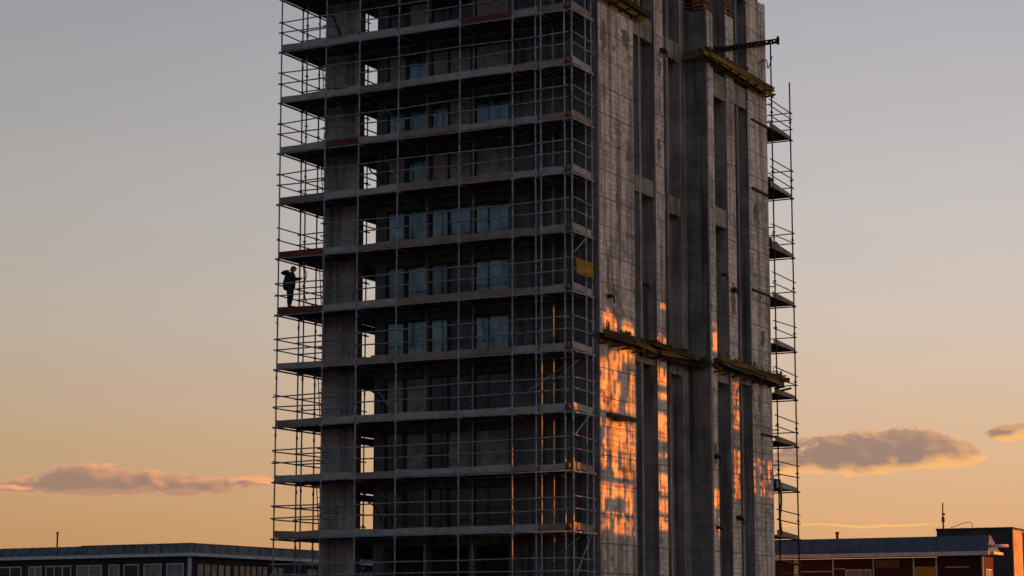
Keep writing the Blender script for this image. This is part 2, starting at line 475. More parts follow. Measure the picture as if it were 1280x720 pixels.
# small dark ledges on the end pier, and pipe stubs and boxes fixed to the side
for y0, y1, z in ((16.7,19.02,29.0),(16.6,19.02,25.25),(16.4,19.02,19.8),(17.3,19.4,12.3)):
    m = MB(); m.box(X2+.002, X2+.09, y0, y1, z-.05, z+.06, .02); m.build('ledge_strip', M['oldtimber'], tower)
m = MB(); m.box(.004, .22, .7, 3.95, 11.82, 11.98, .03); m.box(.05,.3,1.4,2.6,11.7,11.83,.04)
m.build('ledge_strip', M['oldtimber'], tower)
for (x, y, z, s) in ((.0,1.0,17.4,.13), (X2,13.7,19.4,.2), (X2,12.4,20.0,.14), (X2,11.2,10.7,.18), (X2,14.0,7.8,.22), (X2,11.3,7.2,.16), (-.3,5.6,18.6,.14), (.0,7.3,30.6,.2)):
    m = MB(); m.box(x+.003, x+.12, y-s, y+s, z-s*.5, z+s*.5, .02)
    m.path([(x+.1,y,z),(x+.28,y+.02,z-.02),(x+.3,y+.05,z-.35)], .045, 7); m.blob((x+.16,y+.05,z), (.1,s*.8,s*.7), seed=x+y+z)
    m.build('pipe_stub', M['dsteel'], tower)

def spall(x, y, z, ry, rz, seed):
    m = MB(); n = 26; ring = []
    for k in range(n):
        t = 2*math.pi*k/n; q = 1 + .75*mnoise.noise(Vector((math.cos(t)*1.8+seed*7, math.sin(t)*1.8, seed)))
        ring.append((x+.005, y+math.cos(t)*ry*q, z+math.sin(t)*rz*q))
    b = len(m.v); m.v += [(x+.005, y, z)] + ring
    for k in range(n): m.f.append((b, b+1+k, b+1+(k+1) % n)); m.sm.append(False)
    m.build('spalled_patch', M['spall'], tower)
for a in ((0,.65,29.7,.3,.75,1),(0,3.1,30.2,.5,.45,2),(0,1.0,18.6,.16,.9,3),(0,3.4,24.6,.3,.5,4),(0,2.1,22.3,.2,.9,5),(0,.5,12.7,.2,.3,6),(0,6.9,25.5,.2,.6,7),(0,7.0,29.6,.25,.5,8),
          (X2,17.8,17.4,.3,.5,9),(X2,17.2,14.0,.25,.5,10),(X2,11.25,10.9,.2,.5,12),(X2,13.9,19.0,.25,.8,13),(X2,17.1,24.0,.3,.5,14),(X2,13.9,28.2,.2,.5,15),(0,2.6,9.2,.25,.5,16)): spall(*a)
# ------------------------------------------------------------------ front scaffold
YF = -2.4
scaf = thing('front_scaffold', 'tall steel tube scaffold with grey and brown board decks wrapping the tower front', 'scaffold', TLOC, TR)
RT = .039
std = []   # (x, y)
for x in (-16.05,-13.45,-11.55,-9.35,-6.0,-3.2,-2.0,-1.72,-.52,-.14): std.append((x, YF))
std_in = [(-13.64,-.6,1), (-8.81,-.6,1), (-6.26,-.6,1), (-2.03,-.6,1), (-.12,-.42,0), (-.12,-1.05,1)]
std_left = [(-16.05,-.55), (-15.25,-1.35), (-16.05,.95), (-15.15,2.4), (-16.05,3.2), (-16.05,5.6)]
for (x, y) in std + [(a, b) for a, b, c in std_in] + std_left:
    m = MB(); top = 37.2 + rnd.uniform(-.3,.6)
    jx, jy = rnd.uniform(-.02,.02), rnd.uniform(-.02,.02)
    pts = [(x+jx*math.sin(k*1.3+x), y+jy*math.cos(k*1.1), .0 + top*k/7) for k in range(8)]
    m.path(pts, RT, 8)
    for z in ALLV:
        m.box(x-.06, x+.06, y-.07, y+.06, z-.13, z-.02, .012)
        if rnd.random() < .6: m.box(x-.05, x+.05, y-.06, y+.05, z+.86, z+.95, .01)
        if rnd.random() < .6: m.box(x-.05, x+.05, y-.06, y+.05, z+1.41, z+1.5, .01)
        if rnd.random() < .45: m.tube((x,y,z-.5), (x,y,z-.34), RT+.016, 8)   # sleeve joint
    m.build('standard', M['steel'], scaf)

front_bays = [(-16.05,-13.45), (-13.45,-11.55), (-11.55,-9.35), (-9.35,-6.0), (-6.0,-3.2), (-3.2,-1.86), (-1.86,-.5)]
mats_lvl = {  # board material by (level, bay)
 (4,0):'bred', (5,0):'bred', (9,3):'bgrey', (9,4):'bred', (4,5):'bwarm', (4,3):'bwarm', (3,1):'bwarm', (5,2):'bwarm',
 (3,4):'bwarm', (5,4):'bwarm', (7,1):'bred', (2,0):'bwarm', (6,0):'bwarm', (8,0):'bgrey', (7,6):'bwarm', (3,2):'bwarm', (3,3):'bwarm', (6,3):'bwarm', (1,0):'bgrey', (4,4):'bwarm', (5,3):'bwarm', (6,4):'bwarm', (7,3):'bwarm', (7,4):'bgrey'}
for i, z in enumerate(ALLV):
    n = i-2
    sag = [rnd.uniform(-.03,.03) for _ in range(9)]
    # ledgers: long tubes under the decks
    m = MB()
    m.path([(-16.2,YF-.05,z-.06+sag[0]), (-11.5,YF-.05,z-.06+sag[1]), (-6,YF-.05,z-.06+sag[2]), (-.0,YF-.05,z-.06)], RT, 8)
    m.tube((-16.05,-.6,z-.06), (-.2,-.6,z-.06), RT, 8)
    for x, y in std: m.tube((x+.06,YF-.1,z-.1), (x+.06,-.3,z-.1), RT, 6)
    m.tube((-16.1,YF-.15,z-.07), (-16.1,6.0,z-.07), RT, 8); m.tube((-15.2,-.5,z-.1), (-15.2,6.0,z-.1), RT, 8)
    m.tube((-.08,YF-.15,z-.07), (-.08,-.25,z-.07), RT, 8)
    m.build('ledger', M['steel'], scaf)
    # guard rails
    for h in (.9, 1.45):
        m = MB(); j = lambda: rnd.uniform(-.055,.055)
        m.path([(-13.6,YF-.06,z+h+j()), (-9.3,YF-.06,z+h+j()), (-6.,YF-.06,z+h+j()), (-3.,YF-.06,z+h+j()), (-.3,YF-.06,z+h+.03)], RT*.85, 8)
        if n != 5:
            m.tube((-16.2,YF-.06,z+h+j()), (-13.3,YF-.06,z+h+j()), RT*.85, 8)
        m.tube((-16.1,YF-.1,z+h+j()), (-16.1,5.9,z+h+j()), RT*.85, 8)
        if n != 7: m.tube((-13.1,-.62,z+h+.02), (-16.15,-.62,z+h+j()), RT*.85, 8)
        m.tube((-.08,YF-.2,z+h+.06+j()), (-.08,-.3,z+h-.02+j()), RT*.85, 8)
        m.build('guard_rail', M['steel'], scaf)
    # decks of planks
    m = MB()
    yb = YF+.05
    k = 0
    while yb < -.42:
        for (a, b) in ((-13.42,-9.4), (-9.38,-5.0), (-4.98,-.2)):
            m.box(a, b-.02, yb, yb+.215, z+.0, z+.26+rnd.uniform(-.012,.012), .006)
        m.box(-16.0, -13.44, yb, yb+.215, z+.0, z+.26+rnd.uniform(-.012,.012), .006)
        yb += .225; k += 1
    for xx in (-15.98, -15.74, -15.5, -15.27):
        m.box(xx, xx+.22, -.36, 1.9, z+.0, z+.24, .008)
    for a in range(18):      # putlogs under the planks
        xx = -15.8 + a*.9
        if xx < -.3: m.box(xx, xx+.06, YF+.02, -.45, z-.04, z-.003)
    m.build('deck_planks', M['bdark'], scaf)
    # edge boards, one per bay
    if 0 <= n <= 10:
        for bi, (a, b) in enumerate(front_bays):
            mt = mats_lvl.get((n, bi)) or ('bwarm' if rnd.random() < .25 else 'bgrey')
            m = MB()
            cut = a + (b-a)*rnd.uniform(.35,.65)
            segs = [(a+.04, cut), (cut+.012, b-.03)] if (b-a) > 1.5 and rnd.random() < .6 else [(a+.04, b-.03)]
            for (p, q) in segs:
                t0, t1 = rnd.uniform(-.06,.04), rnd.uniform(-.06,.04)
                m.hexa([(p,YF-.005,z-.005),(q,YF-.005,z-.005),(q,YF+.04,z),(p,YF+.04,z),
                        (p,YF-.015,z+.30+t0),(q,YF-.015,z+.30+t1),(q,YF+.03,z+.30+t1),(p,YF+.03,z+.30+t0)])
            m.build('edge_board', M[mt], scaf, label='red stained edge board' if mt == 'bred' else None)
        m = MB(); m.hexa([(-.16,YF+.05,z+.04),(-.11,YF+.05,z+.04),(-.11,-.5,z-.02),(-.16,-.5,z-.02),
                          (-.16,YF+.05,z+.36),(-.11,YF+.05,z+.36),(-.11,-.5,z+.27),(-.16,-.5,z+.27)])
        m.build('edge_board', M['bwarm' if n in (0,1,7,9) else 'bgrey'], scaf)
        m = MB(); m.box(-16.07, -16.02, YF+.05, 1.9, z, z+.29, .008)
        m.build('edge_board', M['bred' if n in (4,5) else 'bwarm'], scaf)
        # rag and rope bundle tied at the near corner
        m = MB(); m.blob((-.33, YF-.03, z+.17), (.13,.12,.16), seed=z, rough=.6); m.box(-.45,-.2,YF-.05,YF+.03,z+.02,z+.1,.02)
        m.build('corner_lashing', M['orange' if n in (3,4,6,7,8,9) else 'rust'], scaf)
# braces
for (p, q) in [((-11.4,-.62,LV[8]-.15),(-10.7,-.62,LV[8]-1.0)), ((-11.35,-.5,LV[7]-.15),(-10.4,-.5,LV[7]-1.7)), ((-11.6,-.62,LV[3]-.9),(-10.8,-.62,LV[3]-1.9)),
               ((-11.5,-.62,LV[1]-.15),(-10.9,-.62,LV[1]-.9)), ((-.1,YF+.1,LV[5]-1.0),(-.1,-1.0,LV[5]-.12)), ((-.1,YF+.1,LV[2]-1.1),(-.1,-.9,LV[2]-.12)),
               ((-1.9,-1.2,LV[3]-1.4),(-.4,-1.2,LV[3]-.3)), ((-1.8,-1.2,LV[0]-1.2),(-.45,-1.2,LV[0]-.25)), ((-.1,YF+.2,LV[0]-1.9),(-.1,-.7,LV[0]-.1)),
               ((-.15,YF+.1,LV[0]-2.3),(-.15,-1.3,LV[0]-.9)), ((-2.6,YF,LV[3]-1.9),(-1.5,-.8,LV[3]-.6))]:
    m = MB(); m.tube(p, q, RT*.9, 8); m.build('brace', M['steel'], scaf)
# access ladders at the left end, seen past the pier
for z in (LV[0],LV[2],LV[4],LV[6],LV[8]):
    m = MB()
    for yy in (.75, 1.15): m.tube((-15.55,yy,z+.2), (-15.75,yy,z+2.9), .024, 6)
    for k in range(9): m.tube((-15.56-.02*k,.75,z+.4+.28*k), (-15.56-.02*k,1.15,z+.4+.28*k), .016, 6)
    m.build('ladder', M['steel'], scaf)

# things on and around the front scaffold
def tower_thing(name, label, cat, group=None): return thing(name, label, cat, TLOC, TR, group)
def sheet(name, mat, label, cat, p00, p10, p01, p11, nu=14, nv=8, amp=.05, seed=0):
    me = bpy.data.meshes.new(name); vs = []; fs = []
    P = [Vector(p) for p in (p00,p10,p01,p11)]
    nrm = (P[1]-P[0]).cross(P[2]-P[0]).normalized()
    for j in range(nv+1):
        for i in range(nu+1):
            u, v = i/nu, j/nv
            p = (P[0]*(1-u)+P[1]*u)*(1-v) + (P[2]*(1-u)+P[3]*u)*v
            p = p + nrm*amp*(math.sin(u*19+seed+v*2)*.6 + mnoise.noise(Vector((u*4,v*3,seed))))
            p.z -= .05*math.sin(math.pi*u)*(1-v)
            vs.append(p)
    for j in range(nv):
        for i in range(nu):
            a = j*(nu+1)+i; fs.append((a,a+1,a+nu+2,a+nu+1))
    me.from_pydata(vs, [], fs); me.materials.append(mat)
    for p in me.polygons: p.use_smooth = True
    o = bpy.data.objects.new(name, me); COL.objects.link(o); o.location = TLOC; o.rotation_euler = (0,0,TR)
    return tag(o, label, cat)
sheet('yellow_net', M['net'], 'yellow net tied between rails of the scaffold return beside the tower corner', 'net',
      (-.02,-2.25,18.05), (-.02,-.5,18.05), (-.02,-2.25,18.72), (-.02,-.5,18.72), seed=2)
def cable(name, pts, r, label, mat='rubber', cat='cable', group=None):
    m = MB(); P = [Vector(p) for p in pts]; out = []
    for i in range(len(P)-1):
        p0, p1, p2, p3 = P[max(i-1,0)], P[i], P[i+1], P[min(i+2,len(P)-1)]
        for k in range(5):
            t = k/5
            out.append(.5*((2*p1)+(p2-p0)*t+(2*p0-5*p1+4*p2-p3)*t*t+(3*p1-p0-3*p2+p3)*t**3))
    out.append(P[-1]); m.path(out, r, 7)
    o = m.build(name, M[mat]); o.location = TLOC; o.rotation_euler = (0,0,TR)
    return tag(o, label, cat, group)
for (zz, k, txt) in ((LV[3], 0, 'black cable looped across the slit opening one deck below the worker'),
                (LV[7], 1, 'dark cable hanging across the slit opening high above the worker'),
                (LV[1], 2, 'short dark cable sagging at the slit opening low on the tower')):
    cable('hanging_cable', [(-12.4,-.35,zz-.25), (-12.1,-.35,zz-.95), (-11.7,-.32,zz-1.25), (-11.3,-.35,zz-1.75-.1*k)], .04, txt)
cable('debris_rope', [(-15.3,.3,LV[8]+2.4),(-15.1,.35,LV[8]+1.6),(-15.35,.3,LV[8]+.8),(-15.1,.3,LV[8]-.2),(-15.3,.35,LV[7]+1.2)], .05, 'frayed dark rope dangling at the upper left corner of the tower', cat='rope')
cable('debris_rope', [(-13.6,-1.9,LV[9]+1.9),(-13.2,-1.8,LV[9]+1.0),(-13.0,-1.7,LV[9]+.5),(-12.1,-1.8,LV[9]+.35),(-11.9,-1.7,LV[9]+.9)], .06, 'dark rope slumped over the topmost visible deck of the scaffold', cat='rope')
# debris heap on the deck near the top left
m = MB()
for k in range(11):
    c = (-12.5+rnd.uniform(-.8,.9), -1.7+rnd.uniform(-.3,.3), LV[8]+.3+rnd.uniform(0,.2))
    m.blob(c, (rnd.uniform(.1,.28), rnd.uniform(.1,.25), rnd.uniform(.06,.16)), seed=k, rough=.7)
o = m.build('rubble_heap', M['dconc']); o.location = TLOC; o.rotation_euler = (0,0,TR); tag(o, 'small heap of dark rubble lying on a deck near the upper left pier', 'rubble')

# ------------------------------------------------------------------ rear scaffold
rear = tower_thing('rear_scaffold', 'narrow scaffold behind the far right edge of the tower, standing against the sky', 'scaffold')
ZR = [1.6, 4.4, 7.09, 9.65, 12.06, 14.62, 17.25, 19.77, 22.45, 25.78, 29.06]
for (x, y, top) in ((1.0,19.62,33.9),(1.0,22.4,32.3),(-1.4,19.62,33.0),(-1.4,22.4,32.0),(-4.2,22.4,31.0),(-4.2,19.62,31.0)):
    m = MB(); m.tube((x,y,0), (x,y,top if x > 0 else min(top,31.4)), .042, 8)
    for z in ZR: m.box(x-.07, x+.07, y-.07, y+.07, z-.12, z-.01, .012); m.box(x-.06,x+.06,y-.06,y+.06,z+.9,z+.98,.01)
    m.build('standard', M['dsteel'], rear)
for i, z in enumerate(ZR):
    m = MB()
    m.tube((1.05,19.3,z-.03+rnd.uniform(-.04,.04)), (1.05,22.6,z-.05), .035, 8); m.tube((1.1,19.62,z-.08), (-5,19.62,z-.08), .035, 8); m.tube((1.1,22.4,z-.08), (-5,22.4,z-.08), .035, 8)
    m.build('ledger', M['dsteel'], rear)
    for h in ((.55,1.1,1.5) if i > 8 else (.75,1.3)):
        m = MB()
        m.tube((1.06,19.1,z+h+rnd.uniform(-.05,.15)), (1.06,22.55,z+h+rnd.uniform(-.08,.03)), .03, 8)
        if rnd.random() < .75: m.tube((1.08,22.45,z+h), (-5,22.45,z+h), .03, 8)
        if rnd.random() < .6: m.tube((1.08,19.6,z+h-.1), (-5,19.6,z+h-.1), .03, 8)
        m.build('guard_rail', M['dsteel'], rear)
    m = MB(); y = 19.35
    while y < 22.3:
        m.box(-5.0, .97, y, y+.215, z+.0, z+.06+rnd.uniform(0,.03), .01); y += .225
    m.build('deck_planks', M['bdark'], rear)
    m = MB(); m.hexa([(.97,19.3,z+.0),(1.01,19.3,z+.0),(1.01,22.3,z-.01),(.97,22.3,z-.01),(.97,19.3,z+.34+rnd.uniform(-.1,.12)),(1.01,19.3,z+.34),(1.01,22.3,z+.16),(.97,22.3,z+.16)])
    m.build('edge_board', M['bwarm' if i % 3 else 'bgrey'], rear)
# loose stuff on some rear decks
for (i, txt) in ((8,'dark bundle heaped on the third deck from the top of the rear scaffold'),(9,'dark bundle heaped on the second deck from the top of the rear scaffold'),(3,'dark bundle low on the rear scaffold beside the pink cloud')):
    m = MB()
    for k in range(6): m.blob((.6+rnd.uniform(-.2,.2), 19.75+rnd.uniform(-.3,.5), ZR[i]+.22+rnd.uniform(0,.35)), (.22,.3,.2), seed=k+i, rough=.7)
    o = m.build('tarpaulin_bundle', M['bdark']); o.location = TLOC; o.rotation_euler = (0,0,TR); tag(o, txt, 'bundle')
cable('loose_wire', [(1.0,18.0,32.4),(1.1,18.7,32.7),(1.08,19.0,32.3),(1.1,19.6,33.1)], .03, 'thin crooked wire reaching from the tower top to the rear scaffold', cat='wire')
cable('red_hose', [(1.0,19.75,10.1),(1.05,19.8,9.0),(1.0,19.7,8.0),(1.06,19.8,7.2)], .06, 'red hose hanging down the lower rear scaffold', mat='orange', cat='hose')

# ------------------------------------------------------------------ lattice beam
lb = tower_thing('lattice_beam', 'black steel lattice beam jutting across the tower side near its top', 'beam')
A0, A1 = Vector((1.0, 11.9, 31.72)), Vector((1.75, 19.75, 34.0))
A0 = Vector((.97,11.9,31.6)); A1 = Vector((1.3,20.0,34.05))
d = (A1-A0); up = Vector((0,0,1))
m = MB()
for s in (-.1, .1): m.bar(A0+up*s, A1+up*s, .12, .09)
m.build('chord', M['black'], lb)
m = MB()
N = 16
for k in range(N):
    a = A0 + d*(k/N) + up*(-.1 if k % 2 else .1); b = A0 + d*((k+1)/N) + up*(.1 if k % 2 else -.1)
    m.bar(a, b, .09, .09)
m.bar(A1-up*.2, A1+up*.24, .12, .12); m.bar(A0-up*.2, A0+up*.2, .1, .1)
m.build('lacing', M['black'], lb)

# ------------------------------------------------------------------ timber ledges
def ledge(label, x0, y0, y1, z, n=6, droop=.0, scraps=14, spread=.4, rough=False):
    t = tower_thing('timber_ledge', label, 'timber ledge', 'timber ledges along the tower side')
    for k in range(n):
        row, colm = k % 3, k//3
        a = y0 + rnd.uniform(-.3,.5); end = y1 + rnd.uniform(-.6,.35)
        while a < end-.8:
            b = min(end, a + rnd.uniform(2.6, 5.5)*(1.0 if rough else 2.2))
            x = x0 + .08 + spread*(colm/(max(1,(n-1)//3)))*.9 + rnd.uniform(-.06,.06)
            zz = z - .145*row + rnd.uniform(-.05,.06) + droop*(1-2*(a-y0)/(y1-y0))
            dz = rnd.uniform(-.13,.13); m = MB()
            p, q = Vector((x, a, zz-dz)), Vector((x+rnd.uniform(-.14,.14), b, zz+dz))
            m.bar(p+Vector((0,0,.085)), q+Vector((0,0,.085)), .1, .05); m.bar(p-Vector((0,0,.085)), q-Vector((0,0,.085)), .1, .05); m.bar(p, q, .035, .12)
            m.build('formwork_beam', M[('dirtyyellow' if rough else 'yellow') if rnd.random() < (.5 if rough else .7) else 'oldtimber'], t)
            a = b - rnd.uniform(-.25,.5)
    y = y0+.3
    while y < y1-.3:
        m = MB(); m.bar((x0+.02,y,z-.5), (x0+spread+.2,y+rnd.uniform(-.05,.05),z-.42), .08, .1)
        m.build('cross_bearer', M['oldtimber'], t)
        y += rnd.uniform(.9,1.5)
    for k in range(scraps):
        y = rnd.uniform(y0, y1); x = x0+rnd.uniform(.1,spread)
        m = MB()
        if rnd.random() < .5:
            m.bar((x,y,z+.05), (x+rnd.uniform(-.1,.1),y+rnd.uniform(-.15,.15),z+rnd.uniform(.25,.6)), rnd.uniform(.03,.12), .04, rnd.uniform(0,3))
        else:
            L = rnd.uniform(.4,1.3); m.bar((x,y,z+.13), (x+rnd.uniform(-.3,.3),y+L,z+rnd.uniform(.1,.3)), rnd.uniform(.05,.16), .04, rnd.uniform(0,3))
        m.build('timber_scrap', M[rnd.choice(['dirtyyellow','oldtimber','oldtimber'])], t)
    return t
ledge('long mossy yellow timber ledge halfway up the side, over the orange sunlit panel', .02, -.4, 10.6, 15.56, 5, .02, 40, rough=True)
ledge('yellow timber ledge halfway up the side, reaching to the rear scaffold', .97, 10.75, 20.6, 15.38, 5, .08, 38, rough=True)
ledge('yellow timber ledge at the very top, over the near corner panel', .02, -.2, 5.0, 31.85, 7, 0, 8)
up_ = ledge('clean yellow timber ledge high on the side, below the black lattice beam', .97, 9.9, 19.3, 31.15, 7, -.05, 7)
m = MB(); m.bar((-.6,10.55,30.9),(1.3,10.35,31.1),.1,.16); m.bar((-.3,10.5,31.25),(1.5,10.2,31.2),.14,.06); m.build('formwork_beam', M['yellow'], up_)
# moss cushion in the step corner
m = MB()
for k in range(16): m.blob((rnd.uniform(-.1,.9), 10.62+rnd.uniform(-.15,.02), 15.35+rnd.uniform(-.25,.2)), (.2,.12,.14), seed=k, rough=.7)
o = m.build('moss_clump', M['moss']); o.location = TLOC; o.rotation_euler = (0,0,TR); tag(o, 'dull green moss clump in the corner where the tower side steps out', 'moss')

# ------------------------------------------------------------------ worker
def skin_mesh(name, chains, mat, parent=None, sub=2):
    """One continuous surface grown round connected joints: chains of (point, radius); shared points join."""
    key = {}; vs = []; rs = []; es = []
    def vid(p, r):
        k = tuple(round(c, 4) for c in p)
        if k not in key: key[k] = len(vs); vs.append(p); rs.append(r)
        return key[k]
    for ch in chains:
        prev = None
        for p, r in ch:
            i = vid(p, r)
            if prev is not None and prev != i: es.append((prev, i))
            prev = i
    me = bpy.data.meshes.new(name); me.from_pydata(vs, es, []); me.update()
    o = bpy.data.objects.new(name, me); COL.objects.link(o)
    md = o.modifiers.new('skin', 'SKIN'); md.use_smooth_shade = True
    if not me.skin_vertices: me.attributes.new
    for i, r in enumerate(rs):
        sv = me.skin_vertices[0].data[i] if me.skin_vertices else None
        if sv: sv.radius = (r, r) if not hasattr(r, '__len__') else r; sv.use_root = (i == 0)
    sd = o.modifiers.new('sub', 'SUBSURF'); sd.levels = sub; sd.render_levels = sub
    bpy.context.view_layer.update()
    dg = bpy.context.evaluated_depsgraph_get()
    me2 = bpy.data.meshes.new_from_object(o.evaluated_get(dg))
    bpy.data.objects.remove(o); bpy.data.meshes.remove(me)
    me2.name = name; me2.materials.clear(); me2.materials.append(mat)
    for p in me2.polygons: p.use_smooth = True
    o2 = bpy.data.objects.new(name, me2); COL.objects.link(o2)
    if parent: o2.parent = parent
    return o2
def join_meshes(objs):
    bm = bmesh.new()
    for o in objs: bm.from_mesh(o.data)
    bm.to_mesh(objs[0].data); bm.free()
    for p in objs[0].data.polygons: p.use_smooth = True
    for o in objs[1:]:
        bpy.data.objects.remove(o)
    return objs[0]

# facing +x of his own frame; y to his left; z up; standing 1.76 m
PZ = LV[4] + .275
PS = 1.17
loc = Matrix.Translation(TLOC) @ Matrix.Rotation(TR, 4, 'Z') @ Vector((-15.55, -2.1, PZ))
worker = thing('person', 'worker in dark jacket and cap standing on a red deck of the scaffold', 'person', loc, R(-8))
worker.scale = (PS*1.25, PS*1.2, PS)
pel = (0,0,.93)
sp = (.0,0,1.12); ch = (.02,0,1.32); nk = (.05,0,1.47); nk2 = (.075,0,1.54)
shL, shR = (.0,.2,1.42), (.04,-.2,1.40)
elL, wrL = (-.36,.24,1.56), (-.06,.13,1.62)         # left elbow raised back, hand at the shoulder
elR, wrR = (.24,-.25,1.16), (.46,-.17,1.23)          # right arm forward, hand on the hose
hipL, hipR = (0,.1,.9), (0,-.1,.9)
knL, anL, toL = (.0,.12,.50), (-.05,.13,.09), (.17,.14,.035)
knR, anR, toR = (.02,-.12,.49), (.0,-.13,.09), (.2,-.15,.035)
body = skin_mesh('body', [
    [(pel,.12),(sp,.115),(ch,.12),(nk,.062),(nk2,.058)],
    [(ch,.12),(shL,.062),(elL,.045),(wrL,.031)], [(ch,.12),(shR,.062),(elR,.045),(wrR,.031)],
    [(pel,.12),(hipL,.085),(knL,.06),(anL,.042),(toL,.035)], [(pel,.12),(hipR,.085),(knR,.06),(anR,.042),(toR,.035)]], M['skin'], worker)
extra = []
# head with face, built from a shaped sphere
hm = MB()
hc = Vector((.11,0,1.645))
bm = bmesh.new(); bmesh.ops.create_icosphere(bm, subdivisions=3, radius=1)
base = len(hm.v)
for v in bm.verts:
    p = v.co.copy()
    x = p.x*.084; y = p.y*.076*(1-.18*max(0,-p.z)); z = p.z*.118
    if p.x > .3 and p.z < -.2: x *= 1.06                       # jaw
    if p.x > .8 and abs(p.y) < .22 and -.35 < p.z < .15: x += .022*(1-abs(p.y)/.22)   # nose
    if p.x > .6 and .08 < p.z < .3 and .2 < abs(p.y) < .55: x -= .012     # eye sockets
    if p.x > .7 and -.62 < p.z < -.5: x += .006                # lips
    hm.v.append(tuple(hc + Vector((x, y, z))))
for f in bm.faces: hm.f.append(tuple(base+v.index for v in f.verts)); hm.sm.append(True)
bm.free()
for s in (-1, 1):
    hm.blob((hc.x-.005, s*.078, hc.z-.005), (.022,.010,.034), seed=1, rough=.2)
hm.tube((.06,0,1.5), (.095,0,1.58), .056, 10)
extra.append(hm.build('head', M['skin'], worker))
def hand(w, d, nrm, curl, sc=1.0):
    """palm with five separate, bent fingers of unequal length."""
    w = Vector(w); d = Vector(d).normalized(); nrm = Vector(nrm); nrm = (nrm - d*nrm.dot(d)).normalized(); side = d.cross(nrm)
    ob = [skin_mesh('palm', [[(tuple(w),(.026,.02)), (tuple(w+d*.045),(.040,.02)), (tuple(w+d*.085),(.040,.017))]], M['skin'], worker, 2)]
    for k, L in enumerate((.066,.078,.073,.057)):
        b = w + d*.078 + side*(.03-.02*k); q = [tuple(b - d*.02), tuple(b)]; dirv = d.copy(); p = b
        for j, f in enumerate((.45,.32,.23)):
            dirv = (dirv + nrm*curl*(.75+.25*j)).normalized(); p = p + dirv*L*f; q.append(tuple(p))
        ob.append(skin_mesh('finger', [[(pt, (.0095,.0085,.0085,.008,.007)[i]) for i, pt in enumerate(q)]], M['skin'], worker, 1))
    b = w + d*.025 + side*.03; p1 = b + (side*.8+d*.5+nrm*.3).normalized()*.035; p2 = p1 + (d*.8+nrm*.8*curl+side*.1).normalized()*.03; p3 = p2 + (d*.6+nrm*1.1*curl-side*.3).normalized()*.024
    ob.append(skin_mesh('thumb', [[(tuple(b-side*.015),.012),(tuple(b),.0115),(tuple(p1),.0105),(tuple(p2),.0095),(tuple(p3),.008)]], M['skin'], worker, 1))
    return ob
extra += hand(wrL, (.6,-.55,.1), (.3,.3,-.9), .5)
extra += hand(wrR, (.95,.25,.05), (.1,.95,.1), .95)
join_meshes([body]+extra)
jk = skin_mesh('jacket', [
    [((-.03,0,.72),(.22,.22)),((-.04,0,.95),(.235,.23)),((-.03,0,1.12),(.25,.23)),((.0,0,1.32),(.26,.24)),((.04,0,1.45),.12),((.065,0,1.52),.09)],
    [((.0,0,1.32),(.26,.24)),(shL,.12),((-.17,.23,1.5),.105),(elL,.10),(tuple(Vector(elL)*.12+Vector(wrL)*.88),.06)],
    [((.0,0,1.32),(.26,.24)),(shR,.12),(tuple((Vector(shR)+Vector(elR))/2),.1),(elR,.09),(tuple(Vector(elR)*.12+Vector(wrR)*.88),.06)]], M['jacket'], worker)
tr = skin_mesh('trousers', [
    [((0,0,.98),(.14,.155)),(pel,(.14,.155))],
    [(pel,(.14,.155)),(hipL,.125),(knL,.098),(tuple(Vector(anL)+Vector((0,0,.05))),.07)],
    [(pel,(.14,.155)),(hipR,.125),(knR,.098),(tuple(Vector(anR)+Vector((0,0,.05))),.07)]], M['trousers'], worker)
for an, to in ((anL,toL),(anR,toR)):
    a = Vector(an); t = Vector(to)
    bt = skin_mesh('boot', [[(tuple(a+Vector((0,0,.13))),.062),(tuple(a+Vector((0,0,.02))),.062),(tuple(a+Vector((.03,0,-.045))),(.052,.048)),(tuple(t+Vector((.02,0,.008))),(.045,.042))]], M['boots'], worker, 2)
    for v in bt.data.vertices: v.co.z = max(v.co.z, .0)
cp = MB(); bm = bmesh.new(); bmesh.ops.create_icosphere(bm, subdivisions=3, radius=1); base = len(cp.v)
for v in bm.verts:
    z = max(v.co.z, -.12)
    cp.v.append((hc.x-.008+v.co.x*.096, v.co.y*.086, hc.z+.035+z*.10))
for f in bm.faces: cp.f.append(tuple(base+v.index for v in f.verts)); cp.sm.append(True)
bm.free()
n = len(cp.v)
for k in range(9):
    t = -1.2 + 2.4*k/8
    for rr, zz in ((1.0,.0),(1.75,-.018)):
        cp.v.append((hc.x+math.cos(t)*.086*rr*(1 if rr < 1.5 else .98), math.sin(t)*.08*(1.0 if rr < 1.5 else .95), hc.z+.04+zz))
for k in range(8): cp.f.append((n+2*k, n+2*k+1, n+2*k+3, n+2*k+2)); cp.sm.append(True)
cp.build('cap', M['cap'], worker)
hr = MB(); hr.blob((hc.x-.05,0,hc.z-.02), (.06,.078,.07), seed=3, rough=.15); hr.build('hair', M['hair'], worker)
